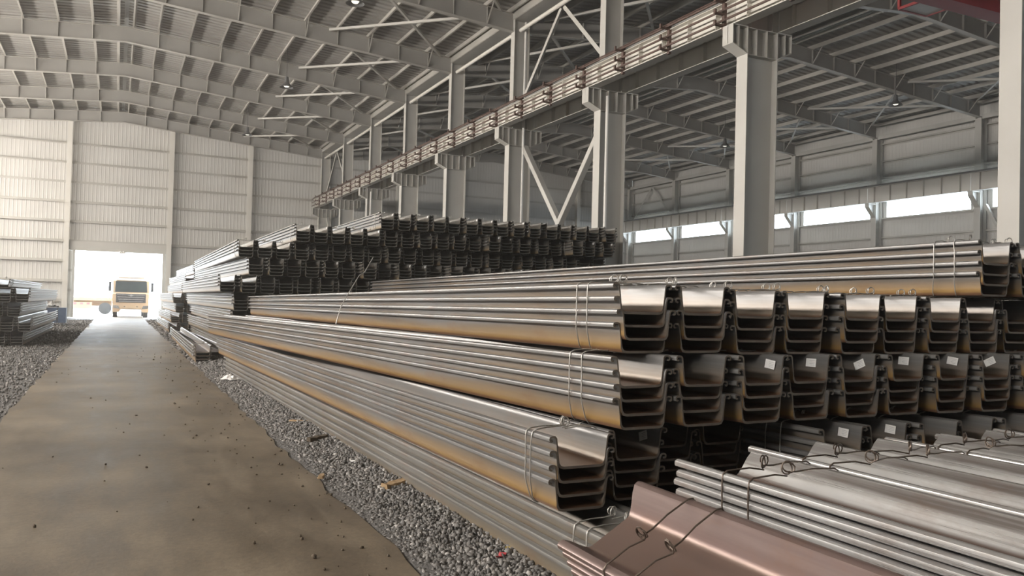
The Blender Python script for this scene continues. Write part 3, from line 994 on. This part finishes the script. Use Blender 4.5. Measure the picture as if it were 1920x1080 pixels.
def front_stack():
    G = 'bundles of the road-side stack'
    NC = 11
    pitch = 0.478
    # layer: top z, left inner rim x, near y, skew
    spec = [
        ('bottom', 0.470, 2.450, 3.62, 0.0092),
        ('second', 0.928, 2.400, 4.34, 0.0117),
        ('third', 1.409, 2.780, 4.27, 0.0503),
        ('fourth', 1.864, 2.910, 4.45, -0.0006)]
    l3y = [4.34, 4.46, 4.75, 4.80, 4.10, 4.12, 4.10, 4.14, 4.10, 4.1, 4.1]
    for li, (nm, zt, x0, y0, sk) in enumerate(spec):
        for i in range(NC):
            rr = random.Random(li * 50 + i)
            y = y0 + rr.uniform(-0.03, 0.05) if i else y0
            if li == 1: y = l3y[i]
            x = x0 + 0.1725 + i * pitch + (rr.uniform(-0.010, 0.010) if i else 0)
            zb = zt - H1 - (0.012 if i > 1 and li == 3 else 0)
            tg = None
            if li == 2 and i >= 2: tg = (0.035 + rr.uniform(0, 0.05) + 0.06, 0.62 + rr.uniform(-0.08, 0.1), [0.12, 0.0, -0.45, 0.02, 0.12, -0.5, 0.05, 0, 0][i - 2])
            if li == 1 and i == 1: tg = (0.16, 0.62, -0.35)
            if li == 1 and i in (4, 5): tg = (0.14, 0.7, 0.05)
            # show wires where the bundle can be seen; all bundles are tied
            bundle((x, y, zb), (-SLOPE, 0, sk), 4, LEN, lab(nm if li < 3 else 'fourth', i, 'the road-side stack'), G,
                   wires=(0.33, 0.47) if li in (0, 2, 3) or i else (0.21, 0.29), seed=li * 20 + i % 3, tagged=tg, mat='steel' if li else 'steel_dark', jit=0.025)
    for i in range(3):
        x = 6.26 + 0.1725 + i * pitch
        bundle((x, 4.36, 1.862), (-SLOPE, 0, 0.022), 4, LEN,
               'sheet pile bundle crowning the road-side stack, %s from the road' % ORD[i], G, wires=(0.2, 0.38), seed=40 + i)
front_stack()

def tall_stack():
    G = 'bundles of the tall nine-layer stack'
    pitch = 0.478
    starts = [2.95, 2.85, 2.75, 2.66, 2.31, 2.97, 2.74, 4.08, 6.30]
    near = [24.0, 23.0, 22.6, 21.9, 21.7, 21.6, 21.9, 21.6, 21.4]
    for li in range(9):
        i = 0
        x = starts[li]
        zb = 0.0 + li * 0.4525
        rr = random.Random(900 + li)
        while x < 13.35:
            y = near[li] + rr.uniform(-0.10, 0.10) - (0.25 if rr.random() < 0.15 else 0) - 0.04 * max(0, x - 6)
            n = 4
            visible = li >= 3
            if visible or x < starts[li] + 2.2:
                tg = (0.10, 0.75, 0.0) if (li >= 4 and rr.random() < 0.45) else None
                nm = LAYER[li] if li < 8 else 'top'
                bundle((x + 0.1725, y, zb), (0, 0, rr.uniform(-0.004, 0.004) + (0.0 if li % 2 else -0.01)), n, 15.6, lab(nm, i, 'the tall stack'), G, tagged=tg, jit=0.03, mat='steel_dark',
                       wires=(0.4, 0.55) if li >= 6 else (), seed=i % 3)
            gap = 0.10 if rr.random() < 0.12 else 0.0
            x += pitch + gap + rr.uniform(-0.006, 0.012)
            i += 1
tall_stack()

def low_stack():
    G = 'bundles of the low shiny stack'
    L = 13.0
    def put(xc, yend, zb, n, label, mat='steel2', roll=0.0, **kw):
        # far end at yend, running back towards and past the camera: local +y points to -y
        return bundle((xc, yend, zb), (0, roll, math.pi), n, L, label, G, kind=2, mat=mat, wmat='wire', **kw)
    st = 'the low shiny stack'
    # lower layer
    xs0 = [2.25, 2.90, 3.46, 4.02, 4.58, 5.12, 5.66, 6.20]
    for i, x in enumerate(xs0):
        put(x, 3.46 if i else 3.40, 0.065, 4 if i == 0 else 9, lab('bottom', i, st), mat='steel2')
    zb = 0.062 + P2['depth'] + 8 * NEST2 + 0.016
    nt_ = 5
    zt = 0.93
    zb2 = zt - (P2['depth'] + (nt_ - 1) * NEST2 + 0.014)
    # leaning bundle on the road side: web centre from the photograph
    n = 5
    ang = math.radians(30.0)
    cx, cz = 2.246, 0.582          # inside of the top pile's trough
    d = 0.007 + (n - 1) * NEST2 + 0.007
    bx, bz = cx + math.sin(ang) * d, cz - math.cos(ang) * d
    put(bx, 3.50, bz, n, 'red-brown bundle of sheet piles leaning over at the road edge of the low stack', mat='steel_red', roll=ang, wires=(0.42, 0.62), seed=70, jit=0.008)
    xs = [2.915, 3.49, 4.03, 4.57, 5.11, 5.65, 6.19]
    ye = [3.50, 3.58, 3.64, 3.62, 3.68, 3.64, 3.66]
    for i, x in enumerate(xs):
        put(x, ye[i], zb2 + (0.012 if i % 2 else 0), nt_, lab('top', i, st), wires=(0.38, 0.56), seed=71 + i, jit=0.03, roll=0.03 if i == 0 else 0)
low_stack()

def far_stacks():
    G = 'bundles stacked by the loading door'
    starts = [2.2, 2.3, 2.5, 2.35, 2.75, 2.9, 3.2]
    for li, x0 in enumerate(starts):
        for i in range(4):
            bundle((x0 + 0.17 + i * 0.482, 41.2 + 0.25 * (li % 3) - 0.1 * i, li * 0.4525), (0, 0, 0.004 * (li % 2)), 4, 12.0, lab(LAYER[li] if li < 6 else 'top', i, 'the stack by the loading door'), G)
    # single bundles on the ground beside the verge
    G2 = 'loose bundles on the verge'
    bundle((2.02, 22.45, 0.0), (0, 0, -0.012), 4, 13.0, 'lone bundle of sheet piles lying on the verge beside the tall stack', G2, wires=(0.4, 0.55))
    bundle((2.50, 23.9, 0.0), (0, 0, 0.02), 3, 13.0, 'three-pile bundle on the verge between the lone bundle and the tall stack', G2)
    # stack across the road
    G3 = 'bundles of the stack across the road'
    ends = [(-2.62, 30.2, 4), (-2.40, 30.0, 4), (-2.75, 30.6, 4), (-2.50, 30.1, 4), (-3.05, 30.3, 2)]
    for li, (xr, y, n) in enumerate(ends):
        for i in range(12 if li < 3 else 9 if li == 3 else 6):
            rr = random.Random(li * 77 + i)
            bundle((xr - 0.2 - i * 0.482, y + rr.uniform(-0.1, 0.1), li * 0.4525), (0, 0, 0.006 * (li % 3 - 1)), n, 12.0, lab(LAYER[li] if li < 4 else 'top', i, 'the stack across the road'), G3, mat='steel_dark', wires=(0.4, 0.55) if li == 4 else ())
far_stacks()

# ------------------------------------------------------------------ loose things on the ground
def crumple(name, loc, sx, sy, sz, mat, label, cat, seed, nx=9, ny=7, curl=0.0):
    rr = np.random.default_rng(seed)
    g = MB(); vs = []
    h = rr.random((ny, nx)) * sz
    for j in range(ny):
        for i in range(nx):
            u, v = i / (nx - 1) - 0.5, j / (ny - 1) - 0.5
            e = max(abs(u), abs(v)) * 2
            vs.append((u * sx * (1 + rr.normal(0, 0.05)), v * sy * (1 + rr.normal(0, 0.06)), h[j, i] * (1.15 - e) + 0.004 + curl * (u * u) * 4))
    top = [(j * nx + i, j * nx + i + 1, (j + 1) * nx + i + 1, (j + 1) * nx + i) for j in range(ny - 1) for i in range(nx - 1)]
    N = len(vs)
    vs += [(x, y, z - 0.004) for x, y, z in vs]
    bot = [tuple(N + k for k in reversed(f)) for f in top]
    g.add(vs, top + bot)
    o = g.build(name, mat, None, None, loc)
    o.rotation_euler = (0, 0, rr.uniform(0, 6))
    return tag(o, label, cat)

def chip(name, loc, l, w, h, rz, mat, label, cat, seed, tilt=0.1):
    """splintered wooden piece: tapered irregular prism"""
    rr = random.Random(seed)
    g = MB(); n = 7; vs = []
    for i in range(n):
        t = i / (n - 1)
        ww = w * (0.35 + 0.65 * math.sin(math.pi * (0.25 + 0.6 * t))) * rr.uniform(0.8, 1.1)
        hh = h * (1.0 - 0.6 * t) * rr.uniform(0.8, 1.15)
        x = (t - 0.5) * l
        vs += [(x, -ww / 2, 0), (x, ww / 2, 0), (x, ww * 0.35, hh), (x, -ww * 0.4, hh * 0.9)]
    fs = []
    for i in range(n - 1):
        for k in range(4):
            fs.append((i * 4 + k, i * 4 + (k + 1) % 4, (i + 1) * 4 + (k + 1) % 4, (i + 1) * 4 + k))
    fs += [(3, 2, 1, 0), tuple((n - 1) * 4 + k for k in range(4))]
    g.add(vs, fs)
    o = g.build(name, mat, None, None, loc)
    o.rotation_euler = (0.05, -tilt, rz)
    return tag(o, label, cat)

def litter():
    z = 0.045
    crumple('plastic_bag', (2.10, 17.4, z), 0.34, 0.26, 0.14, 'plastic', 'crumpled white plastic bag on the gravel verge', 'bag', 1)
    chip('wood_scrap', (2.34, 7.2, z), 0.36, 0.10, 0.05, 0.55, 'wood', 'split brown piece of wood on the gravel', 'wood scrap', 2)
    chip('wood_scrap', (2.20, 9.85, z), 0.30, 0.09, 0.05, 0.6, 'clod', 'dark flat wood sliver on the gravel', 'wood scrap', 3)
    chip('wood_scrap', (2.54, 5.05, z), 0.12, 0.08, 0.05, 0.4, 'wood', 'short brown wood block at the foot of the stack', 'wood scrap', 4)
    chip('wood_scrap', (2.34, 11.3, z), 0.42, 0.03, 0.02, -0.5, 'wood', 'thin pale stick lying on the gravel', 'stick', 5, 0.03)
    crumple('paper_scrap', (2.45, 4.98, z), 0.13, 0.05, 0.025, 'yellow', 'small torn yellow scrap on the gravel', 'scrap', 6, 6, 4, 0.02)
    crumple('paper_scrap', (2.31, 4.90, z), 0.09, 0.05, 0.02, 'redscrap', 'small red scrap on the gravel', 'scrap', 7, 6, 4, 0.02)
    crumple('paper_scrap', (2.24, 8.37, z), 0.07, 0.05, 0.03, 'plastic', 'tiny white scrap in the middle of the gravel', 'scrap', 8, 5, 4)
    crumple('paper_scrap', (2.56, 8.63, z + 0.01), 0.05, 0.09, 0.04, 'plastic', 'tiny white scrap against the bottom pile', 'scrap', 9, 5, 4)
    chip('wood_scrap', (2.50, 7.0, z), 0.14, 0.03, 0.02, -0.6, 'paper', 'short pale splinter beside the split brown wood', 'wood scrap', 10, 0.02)
    chip('wood_scrap', (1.80, 7.85, 0.02), 0.16, 0.06, 0.03, 1.2, 'wood', 'broken wood chip on the road edge', 'wood scrap', 11, 0.05)
    w = MB().tube([(2.45, 10.15, 1.40), (2.52, 10.2, 1.62), (2.63, 10.25, 1.80), (2.78, 10.35, 2.02), (2.86, 10.4, 2.06), (3.0, 10.5, 2.27)], 0.006, 5)
    tag(w.build('loose_wire', 'wire2', smooth=60), 'long thin wire sticking up from the side of the road-side stack', 'wire')
    # things by the far stack across the road
    crumple('white_sack', (-3.55, 50.0, 0.9), 1.2, 1.2, 0.9, 'plastic', 'white sack lying on the dark blue crate behind the stack across the road', 'sack', 12, 9, 9)
    c = empty('crate', (-3.3, 50.0, 0)); tag(c, 'dark blue crate standing by the gable wall', 'crate')
    MB().box(-0.9, 0.9, -0.6, 0.6, 0.12, 0.9).build('body', 'blue', c)
    for x in (-0.75, 0.75):
        MB().box(x - 0.06, x + 0.06, -0.6, 0.6, 0, 0.12).build('skid', 'dark', c)
    for y in (-0.61, ):
        for x in (-0.5, 0, 0.5):
            MB().box(x - 0.03, x + 0.03, y, y + 0.02, 0.15, 0.88).build('rib', 'dark', c)
litter()

# ------------------------------------------------------------------ truck in the doorway
def truck():
    t = empty('truck', (0.93, 67.2, -0.03)); tag(t, 'orange lorry facing into the hall through the loading door', 'truck')
    # cab front profile (y,z): front slopes slightly
    hw = 1.22
    prof = [(0.05, 0.62), (0.0, 0.95), (0.0, 1.75), (0.06, 1.85), (0.22, 2.72), (0.42, 2.98), (1.9, 3.02), (1.9, 0.62)]
    cab = MB().prism(prof, 'x', -hw, hw).build('cab', 'truck', t)
    g = MB(); g.add([(-1.08, 0.045, 1.90), (1.08, 0.045, 1.90), (1.04, 0.185, 2.70), (-1.04, 0.185, 2.70)], [(0, 1, 2, 3)])
    g.add([(-1.08, 0.075, 1.90), (1.08, 0.075, 1.90), (1.04, 0.215, 2.70), (-1.04, 0.215, 2.70)], [(3, 2, 1, 0)])
    g.build('windscreen', 'glass', t)
    MB().box(-1.0, 1.0, -0.03, 0.01, 1.12, 1.78).build('grille', 'dark', t)
    for k in range(4):
        z = 1.18 + k * 0.16
        w = 0.80 + 0.05 * k
        MB().prism([(-w, z), (w, z), (w + 0.02, z + 0.07), (0, z + 0.05), (-w - 0.02, z + 0.07)], 'y', -0.06, -0.03).build('grille_slat', 'chrome', t)
    e = MB().prism([(-0.26, 1.68), (-0.08, 1.62), (0, 1.56), (0.08, 1.62), (0.26, 1.68), (0.09, 1.72), (0, 1.76), (-0.09, 1.72)], 'y', -0.10, -0.06)
    e.build('emblem', 'chrome', t)
    b = MB().prism([(-1.22, 0.95), (1.22, 0.95), (1.22, 0.42), (0.78, 0.42), (0.62, 0.70), (-0.62, 0.70), (-0.78, 0.42), (-1.22, 0.42)], 'y', -0.10, 0.12)
    bo = b.build('bumper', 'truck', t)
    for s in (-1, 1):
        MB().prism([(0.72 * s, 0.66), (1.16 * s, 0.70), (1.18 * s, 0.92), (0.84 * s, 0.90)], 'y', -0.13, -0.10).build('headlight', 'chrome', bo)
        MB().box(0.42 * s - 0.05, 0.42 * s + 0.05, -0.12, -0.10, 0.80, 0.86).build('fog_lamp', 'dark', bo)
        m = MB().bar((1.22 * s, 0.25, 2.62), (1.42 * s, 0.12, 2.58), 0.04, 0.04).bar((1.22 * s, 0.25, 1.95), (1.42 * s, 0.12, 1.98), 0.04, 0.04)
        m.box(1.42 * s - 0.09, 1.42 * s + 0.09, 0.02, 0.14, 1.95, 2.62)
        m.build('mirror', 'dark', t)
        for y in (1.1, 5.2, 6.5):
            wh = MB().tube([(0.88 * s, y, 0.50), (1.18 * s, y, 0.50)], 0.50, 20).build('wheel', 'black', t, smooth=40)
            MB().tube([(1.17 * s, y, 0.50), (1.21 * s, y, 0.50)], 0.27, 14).build('hub', 'chrome', wh, smooth=40)
    MB().prism([(0.30, 2.98), (0.55, 3.30), (1.5, 3.30), (1.5, 3.0)], 'x', -0.85, 0.85).build('roof_deflector', 'truck', t)
    MB().box(-1.0, 1.0, 0.10, 0.34, 2.76, 2.92).build('sun_visor', 'truck_w', t)
    MB().box(-0.45, 0.45, 1.9, 10.0, 0.80, 1.05).build('chassis', 'dark', t)
    bed = MB().box(-1.25, 1.25, 2.2, 10.2, 1.05, 1.2).build('cargo_bed', 'truck', t)
    for s in (-1, 1):
        MB().box(1.25 * s - 0.03, 1.25 * s + 0.03, 2.2, 10.2, 1.2, 1.75).build('side_board', 'truck', bed)

def trailer():
    t = empty('flatbed_trailer', (-2.2, 79.0, -0.05)); tag(t, 'pale flatbed trailer parked outside beyond the lorry', 'trailer')
    MB().box(-5.0, 1.9, -0.6, 1.9, 1.15, 1.40).build('bed', 'trailer', t)
    MB().box(-1.9, 0.3, -0.75, -0.6, 0.45, 1.02).build('side_guard', 'trailer', t)
    for x in (-1.5, -0.9, -0.4, 0.1):
        MB().box(x - 0.2, x + 0.05, -0.76, -0.74, 0.80, 0.98).build('reflector', 'redscrap', t)
    for x in (-4.2, -3.1, 1.3):
        wh = MB().tube([(x, -0.6, 0.5), (x, -0.25, 0.5)], 0.5, 18).build('wheel', 'black', t, smooth=40)
    MB().box(-4.9, 1.8, 0.3, 0.9, 0.7, 1.15).build('chassis', 'trailer', t)
    for x in (-4.6, -2.4, 1.6):
        MB().box(x - 0.05, x + 0.05, -0.6, -0.5, 1.4, 2.0).build('stake', 'trailer', t)
truck()
trailer()

# ------------------------------------------------------------------ dusty air
def haze():
    m = bpy.data.materials.new('dusty_air'); m.use_nodes = True
    n = m.node_tree; n.nodes.clear()
    o = n.nodes.new('ShaderNodeOutputMaterial'); v = n.nodes.new('ShaderNodeVolumeScatter')
    v.inputs['Color'].default_value = (1.0, 0.97, 0.92, 1)
    v.inputs['Density'].default_value = 0.002
    v.inputs['Anisotropy'].default_value = 0.55
    n.links.new(v.outputs[0], o.inputs['Volume'])
    b = MB().box(XL + 0.2, XR - 0.3, FY[-1] + 0.1, YW + 0.2, -0.2, 12.6).mesh('haze', [m])
    h = link('haze', b)
    tag(h, 'thin dusty haze filling the hall', 'haze', kind='stuff')
haze()
